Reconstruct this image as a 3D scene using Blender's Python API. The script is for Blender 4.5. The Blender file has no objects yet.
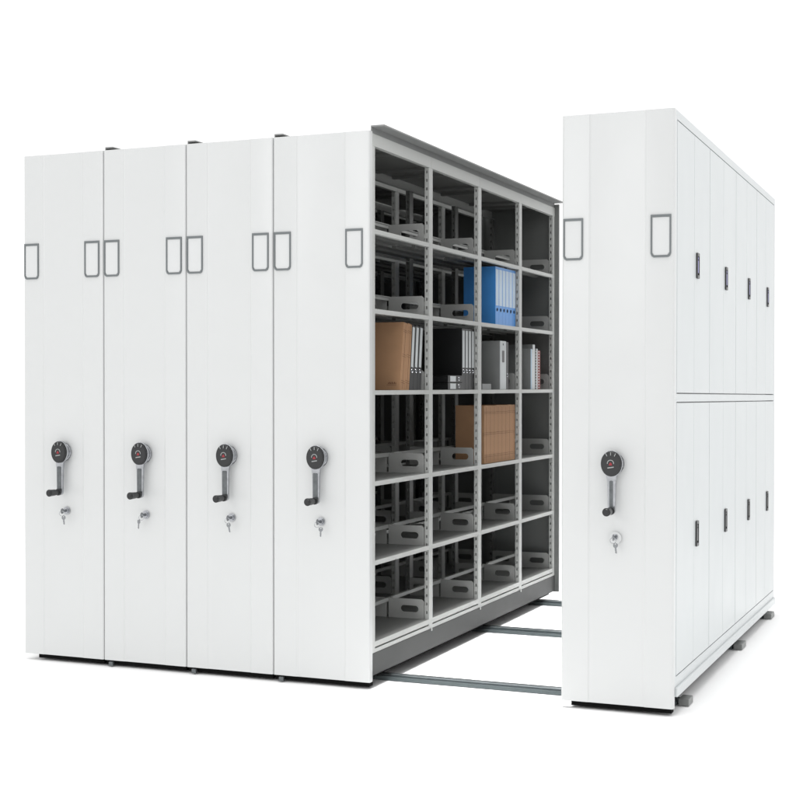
import bpy, bmesh, math, random
from mathutils import Vector, Matrix
random.seed(7)
R = math.radians
sc = bpy.context.scene
COL = sc.collection

# ------------------------------------------------------------------ materials
def mat(name, col, rough=.4, metal=0, spec=.5, var=.04, vscale=6, bump=.0, bscale=300, coat=0, rvar=.06, wavy=0):
    m = bpy.data.materials.new(name); m.use_nodes = True
    n = m.node_tree.nodes; l = m.node_tree.links
    b = n['Principled BSDF']
    tc = n.new('ShaderNodeTexCoord')
    ns = n.new('ShaderNodeTexNoise'); ns.inputs['Scale'].default_value = vscale; ns.inputs['Detail'].default_value = 5
    l.new(tc.outputs['Object'], ns.inputs['Vector'])
    mx = n.new('ShaderNodeMix'); mx.data_type = 'RGBA'
    c = Vector(col)
    mx.inputs[6].default_value = (*(c*(1-var)), 1); mx.inputs[7].default_value = (*[min(1, v) for v in c*(1+var)], 1)
    l.new(ns.outputs['Fac'], mx.inputs[0]); l.new(mx.outputs[2], b.inputs['Base Color'])
    mr = n.new('ShaderNodeMapRange'); mr.inputs[3].default_value = max(.02, rough-rvar); mr.inputs[4].default_value = rough+rvar
    l.new(ns.outputs['Fac'], mr.inputs[0]); l.new(mr.outputs[0], b.inputs['Roughness'])
    b.inputs['Metallic'].default_value = metal
    b.inputs['Specular IOR Level'].default_value = spec
    b.inputs['Coat Weight'].default_value = coat; b.inputs['Coat Roughness'].default_value = .12
    if bump:
        n2 = n.new('ShaderNodeTexNoise'); n2.inputs['Scale'].default_value = bscale; n2.inputs['Detail'].default_value = 2
        l.new(tc.outputs['Object'], n2.inputs['Vector'])
        bp = n.new('ShaderNodeBump'); bp.inputs['Strength'].default_value = bump; bp.inputs['Distance'].default_value = .001
        l.new(n2.outputs['Fac'], bp.inputs['Height']); l.new(bp.outputs['Normal'], b.inputs['Normal'])
    if wavy:
        n3 = n.new('ShaderNodeTexNoise'); n3.inputs['Scale'].default_value = 3.2; n3.inputs['Detail'].default_value = 1
        l.new(tc.outputs['Object'], n3.inputs['Vector'])
        b2 = n.new('ShaderNodeBump'); b2.inputs['Strength'].default_value = 1; b2.inputs['Distance'].default_value = wavy
        l.new(n3.outputs['Fac'], b2.inputs['Height'])
        if bump: l.new(b2.outputs['Normal'], bp.inputs['Normal'])
        else: l.new(b2.outputs['Normal'], b.inputs['Normal'])
    return m
M = dict(
    panel = mat('white_panel_paint', (.605,.615,.613), .30, var=.012, vscale=2, bump=.12, bscale=160, coat=.15, wavy=.008),
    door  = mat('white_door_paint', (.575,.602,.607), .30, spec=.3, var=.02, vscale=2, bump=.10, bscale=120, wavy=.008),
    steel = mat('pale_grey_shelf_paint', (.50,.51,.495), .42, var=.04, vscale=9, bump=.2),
    tray  = mat('shaded_shelf_grey', (.185,.188,.183), .42, var=.06, vscale=9, bump=.2),  # shelf paint darkened, interior shade put into the colour
    stop  = mat('half_shaded_stop_grey', (.42,.425,.415), .42, var=.05, vscale=9, bump=.2),  # shelf paint darkened partway, some interior shade in the colour
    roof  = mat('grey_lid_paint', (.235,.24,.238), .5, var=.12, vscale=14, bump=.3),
    base  = mat('dark_grey_base_paint', (.06,.062,.061), .5, spec=.3, var=.10, vscale=12, bump=.2),
    black = mat('black_rubber_and_shade', (.004,.004,.004), .8, spec=.1, var=.2),
    plastic = mat('black_plastic', (.016,.017,.018), .33, var=.2, bump=.2, bscale=500),
    chrome = mat('chrome', (.42,.43,.45), .18, metal=1, var=.35, vscale=45),  # dark, mottled base colour stands in for dark reflections
    alu   = mat('dark_aluminium_and_reflection', (.13,.14,.145), .34, metal=.7, var=.45, vscale=60),
    holder= mat('grey_holder_frame', (.14,.155,.16), .38, var=.08),
    card  = mat('white_card', (.62,.63,.63), .5, var=.01),
    rail  = mat('rail_steel', (.13,.155,.16), .42, metal=.6, var=.18, vscale=25),
    galv  = mat('galvanised_rail_core', (.42,.46,.48), .3, metal=.8, var=.12, vscale=30),
    galv2 = mat('nickel_key', (.26,.27,.28), .25, metal=.9, var=.3, vscale=60),  # darkened, mottled tone paints in reflections on the keys
    red   = mat('red_emblem', (.28,.02,.03), .4, var=.05),
    white = mat('white_print', (.32,.33,.33), .5, var=.02),
    purple= mat('purple_latch_insert', (.16,.15,.42), .3, var=.1),
    kraft = mat('orange_brown_kraft_board', (.43,.25,.14), .75, spec=.25, var=.12, vscale=14, bump=.5, bscale=150),
    kraftd= mat('kraft_crease_ink', (.12,.05,.025), .8, var=.1),
    paper = mat('paper_edge', (.62,.60,.55), .8, var=.05),
    blue  = mat('blue_binder_cover', (.07,.32,.80), .38, var=.10, vscale=8, bump=.3),
    lblue = mat('pale_blue_spine_label', (.60,.72,.84), .5, var=.08, vscale=18),
    blk   = mat('black_binder_cover', (.014,.015,.016), .42, var=.2, bump=.4),
    label = mat('white_spine_label', (.62,.65,.66), .5, var=.05, vscale=20),
    greyc = mat('grey_cover', (.30,.31,.31), .5, var=.06, vscale=10),
    pblue = mat('light_blue_cover', (.42,.55,.68), .5, var=.05),
    redc  = mat('red_cover', (.22,.035,.03), .5, var=.15, vscale=30),
    floor = mat('white_studio_floor', (.95,.95,.95), .8, spec=.2, var=.005),
)

# ------------------------------------------------------------------ mesh builder
AX = {'x': Matrix(((0,0,1),(1,0,0),(0,1,0))), 'y': Matrix(((1,0,0),(0,0,1),(0,1,0))), 'z': Matrix.Identity(3)}
class MB:
    def __init__(s): s.bm = bmesh.new()
    def box(s, x0, x1, y0, y1, z0, z1, bev=0, rot=None):
        b = bmesh.new(); bmesh.ops.create_cube(b, size=1)
        for v in b.verts:
            v.co = Vector(((x0+x1)/2+v.co.x*(x1-x0), (y0+y1)/2+v.co.y*(y1-y0), (z0+z1)/2+v.co.z*(z1-z0)))
        if bev: bmesh.ops.bevel(b, geom=b.edges[:], offset=bev, segments=2, affect='EDGES', profile=.7)
        return s.join(b, rot)
    def join(s, b, rot=None):
        if rot: bmesh.ops.transform(b, matrix=rot, verts=b.verts)
        me = bpy.data.meshes.new('t'); b.to_mesh(me); b.free(); s.bm.from_mesh(me); bpy.data.meshes.remove(me); return s
    def plate(s, loops, axis, d0, d1, bev=0, rot=None):
        """flat plate: first loop outline, others holes; 2D coords; extruded d0..d1 along axis.
        axis x: 2D=(y,z); axis y: 2D=(x,z); axis z: 2D=(x,y)"""
        def P(a, c, d):
            return {'x': Vector((d, a, c)), 'y': Vector((a, d, c)), 'z': Vector((a, c, d))}[axis]
        b = bmesh.new(); es = []
        for lp in loops:
            vs = [b.verts.new(P(a, c, d0)) for a, c in lp]
            es += [b.edges.new((vs[i], vs[(i+1) % len(vs)])) for i in range(len(vs))]
        bmesh.ops.triangle_fill(b, use_beauty=True, use_dissolve=False, edges=es)
        r = bmesh.ops.extrude_face_region(b, geom=b.faces[:])
        dv = P(0, 0, d1)-P(0, 0, d0)
        bmesh.ops.translate(b, vec=dv, verts=[e for e in r['geom'] if isinstance(e, bmesh.types.BMVert)])
        bmesh.ops.recalc_face_normals(b, faces=b.faces)
        return s.join(b, rot)
    def cyl(s, c, r, d0, d1, axis='y', seg=28, r2=None, bev=0, sx=1, sz=1, rot=None):
        b = bmesh.new()
        bmesh.ops.create_cone(b, cap_ends=True, segments=seg, radius1=r, radius2=r if r2 is None else r2, depth=d1-d0)
        if bev: bmesh.ops.bevel(b, geom=[e for e in b.edges if abs(e.verts[0].co.z-e.verts[1].co.z) < 1e-6], offset=bev, segments=3, affect='EDGES')
        for v in b.verts:
            p = v.co.copy(); h = p.z+(d0+d1)/2
            v.co = {'y': Vector((c[0]+p.x*sx, h, c[1]+p.y*sz)), 'x': Vector((h, c[0]+p.x*sx, c[1]+p.y*sz)), 'z': Vector((c[0]+p.x*sx, c[1]+p.y*sz, h))}[axis]
        bmesh.ops.recalc_face_normals(b, faces=b.faces)
        return s.join(b, rot)
    def build(s, name, m, parent=None, smooth=False):
        me = bpy.data.meshes.new(name); s.bm.to_mesh(me); s.bm.free()
        me.materials.append(m)
        if smooth:
            me.polygons.foreach_set('use_smooth', [True]*len(me.polygons))
            me.set_sharp_from_angle(angle=R(35))
        o = bpy.data.objects.new(name, me); COL.objects.link(o)
        if parent: o.parent = parent
        return o
def tag(o, label, cat=None, group=None, kind=None):
    if label: o['label'] = label
    if cat: o['category'] = cat
    if group: o['group'] = group
    if kind: o['kind'] = kind
    return o
def empty(name, loc):
    o = bpy.data.objects.new(name, None); o.location = loc; o.empty_display_size = .05; COL.objects.link(o); return o
def rrect(x0, x1, z0, z1, rb, rt=None, n=5):
    rt = rb if rt is None else rt; p = []
    for cx, cz, r, a in ((x1-rb, z0+rb, rb, -90), (x1-rt, z1-rt, rt, 0), (x0+rt, z1-rt, rt, 90), (x0+rb, z0+rb, rb, 180)):
        for i in range(n+1):
            t = R(a+90*i/n); p.append((cx+r*math.cos(t), cz+r*math.sin(t)))
    return p
def copy_tree(o, parent=None, skip=()):
    c = o.copy(); COL.objects.link(c); c.parent = parent
    for ch in [x for x in KIDS.get(o, [])]:
        if ch.name.split('.')[0] not in skip: copy_tree(ch, c, skip)
    return c

H = 2.36; L = 2.756; ZB = .03
LV = [1.950, 1.6115, 1.265, .877, .5394, .1946]
POST = [(.030, .056), (.685, .730), (1.370, 1.418), (2.050, 2.098), (2.700, 2.740)]
BAYS = [(POST[i][1], POST[i+1][0]) for i in range(4)]
D = .400                                   # body depth (x), both faces open
SLOTC = []

# ------------------------------------------------------------------ shared front fittings
def front_panel(root, w, xr, rad=.008):
    """pressed steel end panel with two shallow vertical creases; x from -w to xr"""
    mb = MB(); bm = mb.bm
    x0, x1 = -w+.0015, xr; W = x1-x0; dep = .030
    pr = []
    for i in range(6):
        t = R(i*90/5); pr.append((x0+rad-rad*math.cos(t), rad-rad*math.sin(t)))
    pr = [(x0, dep)]+pr
    for f, y in ((.245, 0), (.246, .0004), (.258, .0024), (.264, .0026), (.736, .0026), (.742, .0024), (.754, .0004), (.755, 0)):
        pr.append((x0+W*f, y))
    for i in range(6):
        t = R(i*90/5); pr.append((x1-rad+rad*math.sin(t), rad-rad*math.cos(t)))
    pr.append((x1, dep))
    prev = None; cap = {ZB: [], H: []}
    cols = []
    for x, y in pr:
        cols.append([bm.verts.new((x, y, z)) for z in (ZB, H)])
    for a, b in zip(cols, cols[1:]):
        bm.faces.new((a[0], b[0], b[1], a[1]))
    a, b = cols[-1], cols[0]
    bm.faces.new((a[0], b[0], b[1], a[1]))
    bm.faces.new([c[1] for c in cols]); bm.faces.new([c[0] for c in cols][::-1])
    bmesh.ops.recalc_face_normals(bm, faces=bm.faces)
    hor = [e for e in bm.edges if abs(e.verts[0].co.z-e.verts[1].co.z) < 1e-6 and e.verts[0].co.y < .01 and e.verts[1].co.y < .01]
    return mb.build('front_panel', M['panel'], root, smooth=True)

def label_holder(root, xc):
    z0, z1, hw = 1.783, 1.949, .040
    mb = MB()
    mb.plate([[(xc-hw, z1), (xc+hw, z1), (xc+hw, z0+.016), (xc+hw-.004, z0+.005), (xc+hw-.012, z0), (xc-hw+.012, z0), (xc-hw+.004, z0+.005), (xc-hw, z0+.016)][::-1],
              [(xc-hw+.006, z1-.0095), (xc+hw-.006, z1-.0095), (xc+hw-.006, z0+.018), (xc+hw-.009, z0+.011), (xc+hw-.0145, z0+.0075), (xc-hw+.0145, z0+.0075), (xc-hw+.009, z0+.011), (xc-hw+.006, z0+.018)]], 'y', -.0050, .0005)
    h = mb.build('label_holder', M['holder'], root)
    mb = MB(); mb.plate([[(xc-hw+.0065, z1-.010), (xc+hw-.0065, z1-.010), (xc+hw-.0065, z0+.0185), (xc+hw-.015, z0+.0085), (xc-hw+.015, z0+.0085), (xc-hw+.0065, z0+.0185)]], 'y', -.0022, -.0003)
    mb.build('card', M['card'], h)
    return h

def crank(root, xc, zc=.978, iw=.0125):
    c = MB()
    # housing disc against the panel
    c.cyl((xc+.002, zc), .0415, -.012, .001, seg=40, bev=.004, sz=1.06)
    c.cyl((xc+.002, zc), .036, -.026, -.012, seg=32)
    h = c.build('crank_handle', M['chrome'], root, smooth=True)
    # lever: tapered plate with rounded hub
    y0, y1 = -.036, -.022
    pts = []
    for i in range(25):
        t = R(-62+304*i/24); pts.append((xc+.0430*math.cos(t), zc+.0525*math.sin(t)))
    pts = pts+[(xc-.0165, zc-.075), (xc-.0145, zc-.175)]
    for i in range(9):
        t = R(180+180*i/8); pts.append((xc+.0145*math.cos(t), zc-.184+.0145*math.sin(t)))
    pts += [(xc+.0145, zc-.175), (xc+.0165, zc-.075)]
    m = MB(); m.plate([pts], 'y', y0, y1)
    lev = m.build('lever', M['chrome'], h, smooth=False)
    bv = lev.modifiers.new('bevel', 'BEVEL'); bv.width = .0025; bv.segments = 3; bv.limit_method = 'ANGLE'; bv.angle_limit = R(40)
    # dark strip along the lever: a reflection in the chrome, built as colour
    m = MB(); m.plate([rrect(xc-iw, xc+iw*.8, zc-.176, zc-.066, .005)], 'y', y0-.0012, y0-.0002)
    m.build('lever_reflection', M['alu'], h)
    # cap
    m = MB()
    m.cyl((xc, zc), .0405, -.047, -.036, seg=44, bev=.004, sz=1.22)
    for a in (-26, 0, 26):
        t = R(90+a); r0, r1 = .031, .044
        m.box(-.0016, .0016, -.0490, -.045, r0, r1, rot=Matrix.Translation((xc, 0, zc)) @ Matrix.Rotation(R(-a), 4, 'Y') )
    cap = m.build('crank_cap', M['plastic'], h, smooth=True)
    e = MB()
    for a in (-26, 0, 26):
        e.box(-.0014, .0014, -.0498, -.0489, .033, .0455, rot=Matrix.Translation((xc, 0, zc)) @ Matrix.Rotation(R(-a), 4, 'Y'))
    # emblem: white arch outline, red core, white bar
    arc = [(xc-.001+.0140*math.cos(R(a)), zc+.002+.0140*math.sin(R(a))) for a in range(-10, 191, 20)]
    arci = [(xc-.001+.0112*math.cos(R(a)), zc+.002+.0112*math.sin(R(a))) for a in range(190, -11, -20)]
    e.plate([arc+arci], 'y', -.0480, -.0468)
    e.plate([[(xc-.013, zc-.0145), (xc+.012, zc-.0105), (xc+.012, zc-.0145), (xc-.013, zc-.0185)]], 'y', -.0480, -.0468)
    e.build('emblem', M['white'], h)
    e = MB(); e.plate([[(xc-.008, zc-.006), (xc+.006, zc-.006), (xc+.003, zc+.003), (xc-.001, zc+.006), (xc-.005, zc+.002)]], 'y', -.0482, -.0468)
    e.build('emblem_core', M['red'], h)
    # knob sticking out towards the user
    k = MB(); zk = zc-.184
    k.cyl((xc, zk), .0155, -.052, -.036, seg=24, bev=.003)
    k.cyl((xc, zk), .0105, -.068, -.050, seg=20)
    k.cyl((xc, zk), .0165, -.120, -.066, seg=24, bev=.006, r2=.0140)
    k.build('knob', M['plastic'], h, smooth=True)
    return h

def torus(mb, c, R1, r, normal='y', n=26, m=8, tilt=0, squash=1):
    b = bmesh.new(); vs = []
    for i in range(n):
        a = 2*math.pi*i/n; ring = []
        for j in range(m):
            t = 2*math.pi*j/m
            rr = R1+r*math.cos(t); ring.append(b.verts.new((rr*math.cos(a), r*math.sin(t), squash*rr*math.sin(a))))
        vs.append(ring)
    for i in range(n):
        for j in range(m):
            b.faces.new((vs[i][j], vs[(i+1) % n][j], vs[(i+1) % n][(j+1) % m], vs[i][(j+1) % m]))
    bmesh.ops.recalc_face_normals(b, faces=b.faces)
    mb.join(b, Matrix.Translation(c) @ Matrix.Rotation(tilt, 4, 'Z'))

KC = [0]
def lock(root, xc, zc=.705, style=0):
    m = MB(); m.cyl((xc, zc), .0185, -.006, .001, seg=32, bev=.002); m.cyl((xc, zc), .0125, -.012, -.004, seg=28, bev=.002)
    m.box(xc-.0012, xc+.0012, -.0128, -.0118, zc-.008, zc+.008)
    lk = m.build('lock', M['chrome'], root, smooth=True)
    k = MB()                                        # key in the lock: blade, then bow
    k.box(xc-.0012, xc+.0012, -.026, -.010, zc-.006, zc+.006)
    k.plate([[(-.026-.011+.011*math.cos(R(a)), zc+.0125*math.sin(R(a))) for a in range(0, 360, 20)],
             [(-.040+.003*math.cos(R(a)), zc+.003*math.sin(R(a))) for a in range(0, 360, 40)][::-1]], 'x', xc-.0012, xc+.0012)
    k.build('key', M['galv2'], lk)
    m = MB(); torus(m, (xc, -.040, zc-.011), .0115, .0011, tilt=R(25)); m.build('key_ring', M['chrome'], lk, smooth=True)
    k = MB()                                        # second key hanging from the ring
    z = zc-.030
    k.plate([[(xc+.0095*math.cos(R(a)), z+.010*math.sin(R(a))) for a in range(0, 360, 20)],
             [(xc+.003*math.cos(R(a)), z+.005+.003*math.sin(R(a))) for a in range(0, 360, 40)][::-1]], 'y', -.0412, -.039)
    k.plate([[(xc-.0035, z-.008), (xc+.0035, z-.008), (xc+.0035, z-.030), (xc+.001, z-.033), (xc-.001, z-.030), (xc-.0035, z-.027), (xc-.002, z-.023), (xc-.0035, z-.019)]], 'y', -.041, -.0392)
    hk = k.build('hanging_key', M['galv2'], lk)
    hk.location = Vector((xc, 0, z+.014)); hk.data.transform(Matrix.Translation((-xc, 0, -z-.014)))
    hk.rotation_euler = (0, R([-4, 7, -9, 3][KC[0] % 4]), R([12, -20, 5, 25][KC[0] % 4])); KC[0] += 1
    if style:                                       # clear round tag behind the key
        m = MB(); m.cyl((xc+.001, zc-.004), .024, -.0085, -.0065, seg=32, bev=.0008); m.build('escutcheon', M['card'], lk, smooth=True)
    return lk

# ------------------------------------------------------------------ open shelving body
def post_mesh(y0, y1, xa, xb, zt):
    """perforated upright: open side towards the body centre. xa = outer face x, xb = inner x"""
    mb = MB(); z0 = .150
    lo, hi = min(xa, xb), max(xa, xb); s = 1 if xa > xb else -1
    mb.box(*(sorted((xa, xa-s*.002))), y0+.002, y1-.002, z0, zt)                     # outer face
    xm = (lo+hi)/2-.001*s; hw = .0029
    for ya, yb in ((y0, y0+.002), (y1-.002, y1)):
        mb.box(lo, xm-hw, ya, yb, z0, zt); mb.box(xm+hw, hi, ya, yb, z0, zt)
        z = z0; k = z0+.03
        while k < zt:
            mb.box(xm-hw, xm+hw, ya, yb, z, k); z = k+.014; k = z+.0255
        if z < zt: mb.box(xm-hw, xm+hw, ya, yb, z, zt)
    mb.box(xa-s*.0215-.0005, xa-s*.0215+.0005, y0+.0022, y1-.0022, z0+.002, zt-.002)
    return mb
def plate_mesh(xa, xb, y, zs, sgn=1):
    mb = MB(); lo, hi = min(xa, xb), max(xa, xb); xm = (lo+hi)/2+.018*sgn
    mb.plate([[(lo, zs), (hi, zs), (hi, zs+.082), (hi-.010, zs+.092), (lo+.006, zs+.092), (lo, zs+.086)],
              rrect(xm-.045, xm+.045, zs+.030, zs+.062, .0155)], 'y', y-.0045, y-.002)
    # pressed rim round the grip hole
    mb.plate([rrect(xm-.050, xm+.050, zs+.025, zs+.067, .0205), rrect(xm-.0445, xm+.0445, zs+.0305, zs+.0615, .0153)], 'y', y-.007, y-.0043)
    return mb
def shelving(root, w=.455):
    for y0, y1 in POST:
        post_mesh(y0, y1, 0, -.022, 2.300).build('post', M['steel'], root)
        post_mesh(y0, y1, -D, -D+.022, 2.300).build('post', M['tray'], root)  # rear posts use the darkened tone so the depth looks shaded
        t = MB()
    for li, z in enumerate(LV):
        for bi, (y0, y1) in enumerate(BAYS):
            a, b = y0+.0008, y1-.0008
            mb = MB()
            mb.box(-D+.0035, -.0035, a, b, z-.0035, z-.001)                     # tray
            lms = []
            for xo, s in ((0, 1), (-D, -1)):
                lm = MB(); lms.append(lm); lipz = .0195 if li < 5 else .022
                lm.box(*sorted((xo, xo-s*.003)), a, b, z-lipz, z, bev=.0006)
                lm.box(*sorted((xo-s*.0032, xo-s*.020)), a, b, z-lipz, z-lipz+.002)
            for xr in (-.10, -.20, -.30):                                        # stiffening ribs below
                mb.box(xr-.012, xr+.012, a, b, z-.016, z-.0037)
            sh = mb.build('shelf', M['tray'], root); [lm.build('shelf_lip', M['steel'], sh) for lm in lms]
            plate_mesh(-.024, -.203, b, z).build('side_stop', M['stop'], sh)
            plate_mesh(-D+.024, -.214, b, z, -1).build('side_stop', M['stop'], sh)
            m = MB(); m.box(-.2125, -.2045, a+.002, b-.001, z+.074, z+.092, bev=.001); m.box(-.2125, -.198, a+.002, b-.001, z+.0895, z+.0925)
            m.build('centre_rail', M['steel'], sh)
    # top beams, one per bay, with roof sheet
    for side in (0, 1):
        for i in range(4):
            ya = POST[0][0] if i == 0 else (POST[i][0]+POST[i][1])/2+.0008
            yb = POST[4][1] if i == 3 else (POST[i+1][0]+POST[i+1][1])/2-.0008
            xo = .0015 if side == 0 else -D-.0015; s = 1 if side == 0 else -1
            m = MB(); m.box(*sorted((xo, xo-s*.006)), ya, yb, 2.3005, 2.352, bev=.001)
            m.box(*sorted((xo-s*.0063, xo-s*.022)), ya, yb, 2.3005, 2.303)
            m.build('top_beam', M['steel'], root)
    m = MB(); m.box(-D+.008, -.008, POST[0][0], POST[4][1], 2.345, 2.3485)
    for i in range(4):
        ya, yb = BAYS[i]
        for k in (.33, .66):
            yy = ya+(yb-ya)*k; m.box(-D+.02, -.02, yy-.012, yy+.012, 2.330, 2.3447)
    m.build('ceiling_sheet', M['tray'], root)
    # bottom frame strip + dark base channel
    m = MB(); m.box(-D+.001, -.0012, POST[0][0], POST[4][1], .1485, .1655, bev=.001)
    m.build('base_strip', M['steel'], root)
    m = MB(); m.box(-D-.001, .0012, POST[0][0], L-.004, .055, .148, bev=.002)
    b = m.build('base_channel', M['base'], root)
    m = MB()
    for y0, y1 in POST[1:4]:
        m.box(.0013, .0045, y0+.020, y0+.032, .138, .154, bev=.0006)
    m.build('bolt_tab', M['steel'], b)
    # closed far end panel
    m = MB(); m.box(-w+.003, .026, POST[4][1]+.0015, L, .050, 2.372, bev=.002)
    m.build('end_panel', M['base2'], root)

M['base2'] = mat('mid_grey_end_panel', (.19,.197,.193), .4, var=.05)

def lid(root, x0, x1, over=.056, dz=0):
    m = MB()
    ys = [.024, .70, 1.394, 2.074, 2.745]
    for a, b in zip(ys, ys[1:]):
        m.plate([[(x0, 2.3535), (x1-.002, 2.3535), (x1-.002, 2.3785+dz), (x1+over-.001, 2.3785+dz), (x1+over, 2.3795+dz), (x1+over, 2.3845+dz), (x1-.005, 2.3845+dz), (x1-.006, 2.3575), (x0, 2.3575)]], 'y', a+.0008, b-.0008)
    return m.build('dust_lid', M['roof'], root)
def under(root, w, kx=.004, x1=-.02):
    m = MB(); m.box(-w+.05, x1-.01, .060, L-.03, .034, .0545)
    for y in (.25, 1.58, 2.56):
        for x in (-w+.12, -.12):
            m.cyl((y+.0, .045), .017, x-.02, x+.02, axis='x', seg=20)
    m.build('undercarriage', M['black'], root, smooth=True)
    m = MB(); m.box(-w+kx, -.010, .018, .058, .0095, ZB+.004)  # near-black strip standing in for the shade under the panel
    m.build('shade_strip', M['black'], root)

# ------------------------------------------------------------------ the four left units
XS = [-1.775, -1.3314, -.8947, -.4582, 0]
desc = ['leftmost white mobile shelving unit, at the outer left end of the block',
        'white mobile shelving unit second from the left in the closed block of four',
        'white mobile shelving unit directly left of the open-sided unit, third in the closed block',
        'white mobile shelving unit whose open grey side shows files and binders to the aisle']
crank_x = [-1.5566, -1.1225, -.6849, -.2438]
lock_x = [-1.5326, -1.1028, -.6618, -.2271]
lock_z = [.707, .703, .7055, .704]
GRP = 'mobile shelving units on floor rails'
units = []
for i in range(4):
    xr = XS[i+1]; w = XS[i+1]-XS[i]
    u = empty('mobile_shelving_unit', (xr, 0, 0)); tag(u, desc[i], 'mobile shelving', GRP); units.append(u)
    front_panel(u, w, -.0015 if i < 3 else .0)
    label_holder(u, -w+.0045+.0425); label_holder(u, -.0715 if i == 3 else -.0605)
    crank(u, crank_x[i]-xr+.008, .9785)
    lock(u, lock_x[i]-xr, lock_z[i], 0)
    lid(u, -w+.06, 0, .056 if i == 3 else .034, 0 if i == 3 else -.0055)
    under(u, w, .07 if i == 0 else .004)
shelving(units[3])
KIDS = {}
for o in bpy.data.objects:
    if o.parent: KIDS.setdefault(o.parent, []).append(o)
SHARE = ('post', 'shelf', 'top_beam', 'ceiling_sheet', 'base_channel', 'base_strip', 'end_panel')
for i in (2, 1):
    for ch in KIDS[units[3]]:
        if ch.name.split('.')[0] in SHARE: copy_tree(ch, units[i], skip=('side_stop', 'bolt_tab') if i == 1 else ('bolt_tab',))
# farthest unit: closed steel body (nothing of its shelves can be seen)
m = MB(); m.box(-.43, -.008, .033, L, .055, 2.352, bev=.003); m.build('closed_body', M['steel'], units[0])
for u in units[1:]:
    m = MB(); m.box(-.46+.052, -.46+.076, -.001+.004, .028, .006, .024, bev=.002)   # small buffer seen at each joint
m = None
for i in (1, 2, 3):
    w = XS[i+1]-XS[i]
    m = MB(); m.box(-w+.030, -w+.052, -.006, .008, .004, .024, bev=.003)
    m.build('buffer', M['alu'], units[i])

# ------------------------------------------------------------------ right unit with doors
XR0, XR1 = .8321, 1.2831
u = empty('mobile_shelving_unit', (XR1, 0, 0))
tag(u, 'white mobile cabinet standing apart on the right, side closed by two rows of narrow doors', 'mobile shelving', GRP)
u.rotation_euler = (R(-.38), 0, 0)
wR = XR1-XR0
front_panel(u, wR, 0, rad=.010)
label_holder(u, .880-XR1); label_holder(u, 1.231-XR1)
crank(u, 1.0423-XR1+.004, .9785, .008)
lock(u, 1.0548-XR1, .690, 1)
DY = [.052, .748, 1.434, 2.085, 2.722]
zr = [(.150, 1.219), (1.255, 2.322)]
# carcass frame on the door side
m = MB(); fx0, fx1 = -.030, -.004
m.box(fx0, 0, .0305, DY[0]-.0015, .072, H, bev=.001)
m.box(fx0, 0, DY[4]+.0015, L, .072, H, bev=.001)
m.box(fx0, 0, DY[0]-.001, DY[4]+.001, 2.3245, H, bev=.001)
m.box(fx0, 0, DY[0]-.001, DY[4]+.001, 1.2215, 1.2525, bev=.001)
m.box(fx0, 0, DY[0]-.001, DY[4]+.001, .072, .1475, bev=.001)
m.box(fx0-.01, -.026, DY[0], DY[4], .14, 2.33)
m.build('side_frame', M['door'], u)
m = MB(); m.box(.0, .010, .034, L-.002, .072, .108, bev=.003); m.build('plinth_strip', M['door'], u)
m = MB(); m.box(-.42, -.041, .0305, L-.003, .072, H-.003, bev=.002); m.build('carcass', M['roof'], u)
for r, (z0, z1) in enumerate(zr):
    for c in range(4):
        ya, yb = DY[c], DY[c+1]; ym = (ya+yb)/2
        for k, (a, b) in enumerate(((ya, ym), (ym, yb))):
            m = MB(); m.box(-.020, .0005+.0015*((c+k) % 2)*0, a+(.0032 if k == 0 else .0011), b-(.0032 if k == 1 else .0011), z0+.002, z1-.002, bev=.0018)
            d = m.build('door', M['door'], u, smooth=False)
            if k == 1:
                zc = 1.787 if r else .672; yc = a+.060
                m = MB(); m.plate([rrect(yc-.0235, yc+.0235, zc-.053, zc+.053, .006), rrect(yc-.015, yc+.015, zc-.040, zc+.040, .004)], 'x', .0003, .007)
                m.box(.0006, .0015, yc-.0155, yc+.0155, zc-.0405, zc+.0405)
                h = m.build('door_handle', M['plastic'], d)
                m = MB(); m.box(.0017, .006, yc-.009, yc+.009, zc-.030, zc+.022, bev=.0015); m.cyl((yc, zc+.031), .006, .0017, .006, axis='x', seg=14)
                m.build('latch', M['purple'] if r else M['plastic'], h)
under(u, wR, .04)

# ------------------------------------------------------------------ rails
def rail(yc, wd, label):
    r = empty('floor_rail', (0, yc, 0)); tag(r, label, 'rail', 'steel guide rails on the floor')
    m = MB(); m.box(-1.72, 1.255, -wd/2, wd/2, .002, .011, bev=.001)
    for s in (-1, 1): m.box(-1.72, 1.255, s*wd/2-.004 if s > 0 else -wd/2, wd/2 if s > 0 else -wd/2+.004, .0112, .0185)
    m.build('rail_channel', M['rail'], r)
    m = MB()
    for xx in (.16, .42, .68):
        for s in (-1, 1): m.cyl((xx, s*wd*.31), .006, .0112, .0150, axis='z', seg=6)
    m.build('rail_bolts', M['galv'], r)
    m = MB(); m.box(-1.72, 1.262, -.013, .013, .0115, .0225, bev=.002); m.build('rail_core', M['galv'], r)
    m = MB(); m.box(1.2625, 1.305, -wd/2-.004, wd/2+.004, .002, .030, bev=.005)
    m.build('rail_stop', M['base2'], r)
    return r
rail(.245, .082, 'steel floor rail nearest the front, longest one seen crossing the aisle')
rail(1.575, .115, 'steel floor rail crossing the middle of the aisle, between front and rear rails')
rail(2.565, .115, 'rearmost steel floor rail, short piece showing at the far end of the aisle')

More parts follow.
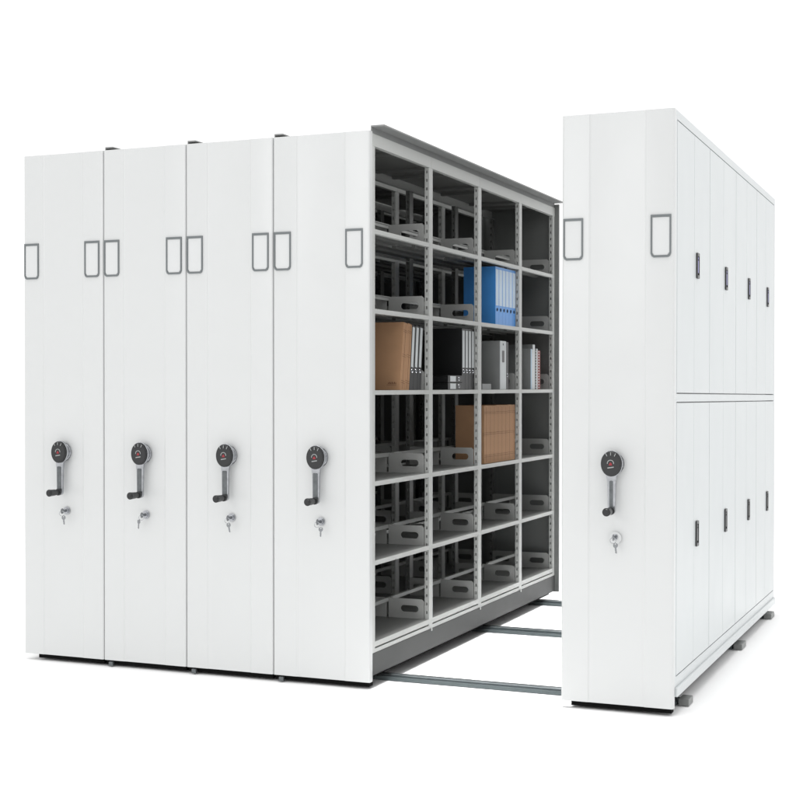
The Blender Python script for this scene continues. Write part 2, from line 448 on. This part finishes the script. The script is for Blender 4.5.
# ------------------------------------------------------------------ files and binders
def place(root, y, z, lean=0, x=0, yaw=0):
    root.location = (x, y, z); root.rotation_euler = (R(lean), 0, R(yaw))
def binder(y, z, t, h, d, cover, lab, label, grp, lean=0, x=-.018, z0=.55, z1=.94, cat='binder', hole=True, lw=.72, pm='paper', hz=.30):
    """upright lever-arch file; local y 0..t, spine at x=0 facing +x, body to -d"""
    r = empty('ring_binder', (0, 0, 0)); place(r, y, z+.0008, lean, x); tag(r, label, cat, grp)
    m = MB(); e = .0016
    m.box(-d, -.002, e*.2, e+.0004, 0, h, bev=.0005); m.box(-d, -.002, t-e-.0004, t-e*.2, 0, h, bev=.0005)
    m.plate([rrect(e*.2, t-e*.2, 0, h, .003), *([[(t/2+.0085*math.cos(R(a)), h*hz+.0085*math.sin(R(a))) for a in range(0, 360, 30)]] if hole else [])], 'x', -.0032, 0)
    m.build('cover', M[cover], r)
    m = MB(); m.box(-d+.012, -.006, e+.001, t-e-.001, .004, h-.012); m.build('paper_block', M[pm], r)
    if lab:
        m = MB(); m.box(-.0004, .0009, t*(1-lw)/2, t*(1+lw)/2, h*z0, h*z1, bev=.0003); m.build('spine_label', M[lab], r)
    if hole:
        m = MB(); torus(m, (0, 0, 0), .0085, .0016, n=20)
        o = m.build('finger_ring', M['plastic' if cover == 'blue' else 'chrome'], r, smooth=True)
        o.rotation_euler = (0, 0, R(90)); o.location = (.0006, t/2, h*hz)
        m = MB(); m.cyl((0, 0), .008, -.0002, .0004, axis='x', seg=16); o = m.build('finger_hole', M['black'], r); o.location = (-.0030, t/2, h*hz)
    return r
ORD = ['first', 'second', 'third', 'fourth', 'fifth', 'sixth', 'seventh', 'eighth']
# blue binders, shelf level 2, third bay
n = 6; t = .0575
for i in range(n):
    binder(1.695+i*t, LV[1], t-.001, .309, .180, 'blue', 'lblue',
           'blue lever-arch binder with pale spine label, %s from the left in the blue row' % ORD[i], 'blue binders in a row', z0=.33, z1=.955, lw=.82, hz=.26)
# kraft files
def folder(y, z, t, h, d, label, grp, lean=0, x=-.018, print_=False, yaw=0):
    r = empty('file_box', (0, 0, 0)); place(r, y, z+.0008, lean, x, yaw); tag(r, label, 'file box', grp)
    m = MB(); m.box(-d, 0, .0004, t-.0004, 0, h, bev=.0018); m.build('box_body', M['kraft'], r)
    m = MB()
    for f in (.115, .145, .50, .53, .86, .885):
        m.box(-.0002, .0004, .002, t-.002, h*f, h*f+.0013)
    m.build('crease', M['kraftd'], r)
    m = MB(); m.box(.0002, .0006, t*.49, t*.52, h*.03, h*.97)
    if print_:
        for k in range(7): m.box(-.060+k*.006, -.0565+k*.006, -.0003, .0002, .028, .033+.003*(k % 2))
        m.box(-.066, -.018, -.0003, .0002, .0225, .0238)
    m.build('print_mark', M['kraftd'], r)
    return r
for i in range(8):
    folder(1.515+i*.0645, LV[3], .0635, .305-(.001*(i % 3)), .160, 'orange-brown cardboard file box, %s from the left in the row of eight' % ORD[i], 'orange-brown file boxes in a full row')
folder(.375, LV[2], .052, .309, .175, 'orange-brown file box with small print, leaning, nearest the white front panel', 'leaning file boxes', lean=-8.5, print_=True)
folder(.429, LV[2], .052, .306, .175, 'orange-brown file box leaning against the black binders beside it', 'leaning file boxes', lean=-8.5)
# three leaning black binders, bay 1
for i in range(3):
    binder(.483+i*.048, LV[2], .046, .298, .170, 'blk', 'label', 'black binder with white spine label leaning beside the file boxes, %s from the left' % ORD[i],
           'leaning black binders', lean=-6.5, z0=.36, z1=.975, lw=.55)
# bay 2: two lying binders and upright ones
for k in range(2):
    r = binder(0, 0, .034, .215, .165, 'blk', 'label', ['black binder lying flat with white label, lower one of the pair', 'black binder lying flat with white label, upper one of the pair'][k],
               'black binders lying flat', z0=.50, z1=.86, lw=.78, pm='blk')
    # turn on its side: local z -> +y direction, local y -> +z
    r.rotation_euler = (R(90), 0, 0)
    r.location = (-.006, 1.165, LV[2]+.0010+k*.0358)
for i in range(4):
    binder(1.178+i*.0465, LV[2], .045, .306, .190, 'blk', 'label', 'tall black binder with white spine label above the flat pair, %s from the left' % ORD[i], 'upright black binders', z0=.36, z1=.965, lw=.66)
# bay 3 row 3: grey box file, black binder
def book(y, z, t, h, d, cover, spine, label, cat='book', lean=0, x=-.018, grp=None, slot=False, spots=False):
    r = empty('box_file' if slot else 'book', (0, 0, 0)); place(r, y, z+.0008, lean, x); tag(r, label, cat, grp)
    m = MB(); m.box(-d, -.003, 0, t, 0, h, bev=.001); m.build('cover', M[cover], r)
    m = MB(); m.box(-.0028, 0, .0003, t-.0003, .0005, h-.0005, bev=.0008); sp = m.build('spine', M[spine], r)
    if slot:
        m = MB(); m.plate([rrect(t*.32, t*.68, h*.56, h*.80, .004)], 'x', .0002, .0012); m.cyl((t*.5, h*.93), .006, .0002, .0012, axis='x', seg=14)
        m.build('spine_mark', M['plastic'], sp)
    if spots:
        m = MB()
        for k in range(int(h/.016)): m.box(.0002, .0012, t*.2, t*.55, .008+k*.016, .014+k*.016)
        m.build('spine_mark', M['label'], sp)
    return r
book(1.775, LV[2], .100, .262, .145, 'greyc', 'label', 'grey box file with white spine standing in the third bay', 'box file', slot=True)
binder(1.880, LV[2], .040, .258, .150, 'blk', None, 'short black binder standing right of the grey box file', None, x=-.020)
binder(1.923, LV[2], .022, .240, .120, 'blk', None, 'thin black folder at the right end of the third bay pair', None, x=-.040, hole=False)
# bay 4 row 3
book(2.325, LV[2], .018, .232, .150, 'greyc', 'pblue', 'grey book with light blue spine in the last bay', grp=None)
book(2.345, LV[2], .016, .230, .150, 'greyc', 'label', 'slim grey book with white spine right of the light blue spine')
book(2.363, LV[2], .040, .258, .150, 'greyc', 'label', 'tallest white-spined file in the last bay')
book(2.406, LV[2], .026, .232, .140, 'blk', 'plastic', 'black notebook with white dotted spine left of the red books', spots=True)
book(2.434, LV[2], .022, .236, .140, 'label', 'label', 'thin white book between the dotted notebook and the red book')
book(2.458, LV[2], .050, .226, .135, 'redc', 'redc', 'dark red book with worn white spots at the right end of the last bay', spots=True)
book(1.52, LV[2], .14, .030, .10, 'greyc', 'greyc', 'low grey tray lying in front of the grey box file', cat='tray', x=-.03)
# dim things on the third unit's top shelf seen through the first bay
for i in range(3):
    binder(.98+i*.05, LV[0], .046, .15+.01*i, .16, 'greyc', None, 'dim grey file on the top shelf deep behind the first bay, %s from the left' % ORD[i], 'dim grey files behind', x=-.458-.02, hole=False)

# ------------------------------------------------------------------ setting
m = MB(); m.box(-60, 60, -30, 90, -.05, 0); g = m.build('floor', M['floor']); tag(g, 'seamless white studio floor', None, None, 'structure')

# ------------------------------------------------------------------ light
w = bpy.data.worlds.new('World'); sc.world = w; w.use_nodes = True
bg = w.node_tree.nodes['Background']; bg.inputs[0].default_value = (1, 1, 1, 1); bg.inputs[1].default_value = 1.13
def area(loc, rot, size, e, sy=None, col=(1, 1, 1)):
    d = bpy.data.lights.new('added_fill', 'AREA'); d.shape = 'RECTANGLE'; d.size = size; d.size_y = sy or size; d.energy = e; d.color = col
    o = bpy.data.objects.new('added_fill', d); o.location = loc; o.rotation_euler = rot; COL.objects.link(o); return o
lt = area((.2, .8, 9), (0, 0, 0), 9, 110); lt.data.spread = R(60)  # added overhead lamp, lifts the floor to white
la = area((.42, 1.7, 5.0), (0, 0, 0), .75, 24, sy=3.6); la.data.spread = R(28)  # added narrow lamp, whitens the aisle floor only

area((-2.6, -9, 3.4), (R(80), 0, R(-22)), 3, 60, sy=2)  # added lamp behind the camera, puts a soft sheen on the panels

# ------------------------------------------------------------------ camera
cd = bpy.data.cameras.new('camera'); cam = bpy.data.objects.new('camera', cd); COL.objects.link(cam)
cam.location = (2.4156, -5.4641, 1.2789)
cam.rotation_euler = (R(90-.423), 0, R(22.7044))
cd.sensor_fit = 'HORIZONTAL'; cd.sensor_width = 36; cd.lens = 36*1417.91/796
cd.clip_start = .05; cd.clip_end = 300
sc.camera = cam
sc.view_settings.view_transform = 'Standard'; sc.view_settings.look = 'None'
sc.view_settings.exposure = 0; sc.view_settings.gamma = 1
sc.render.resolution_x = 1024; sc.render.resolution_y = 1023
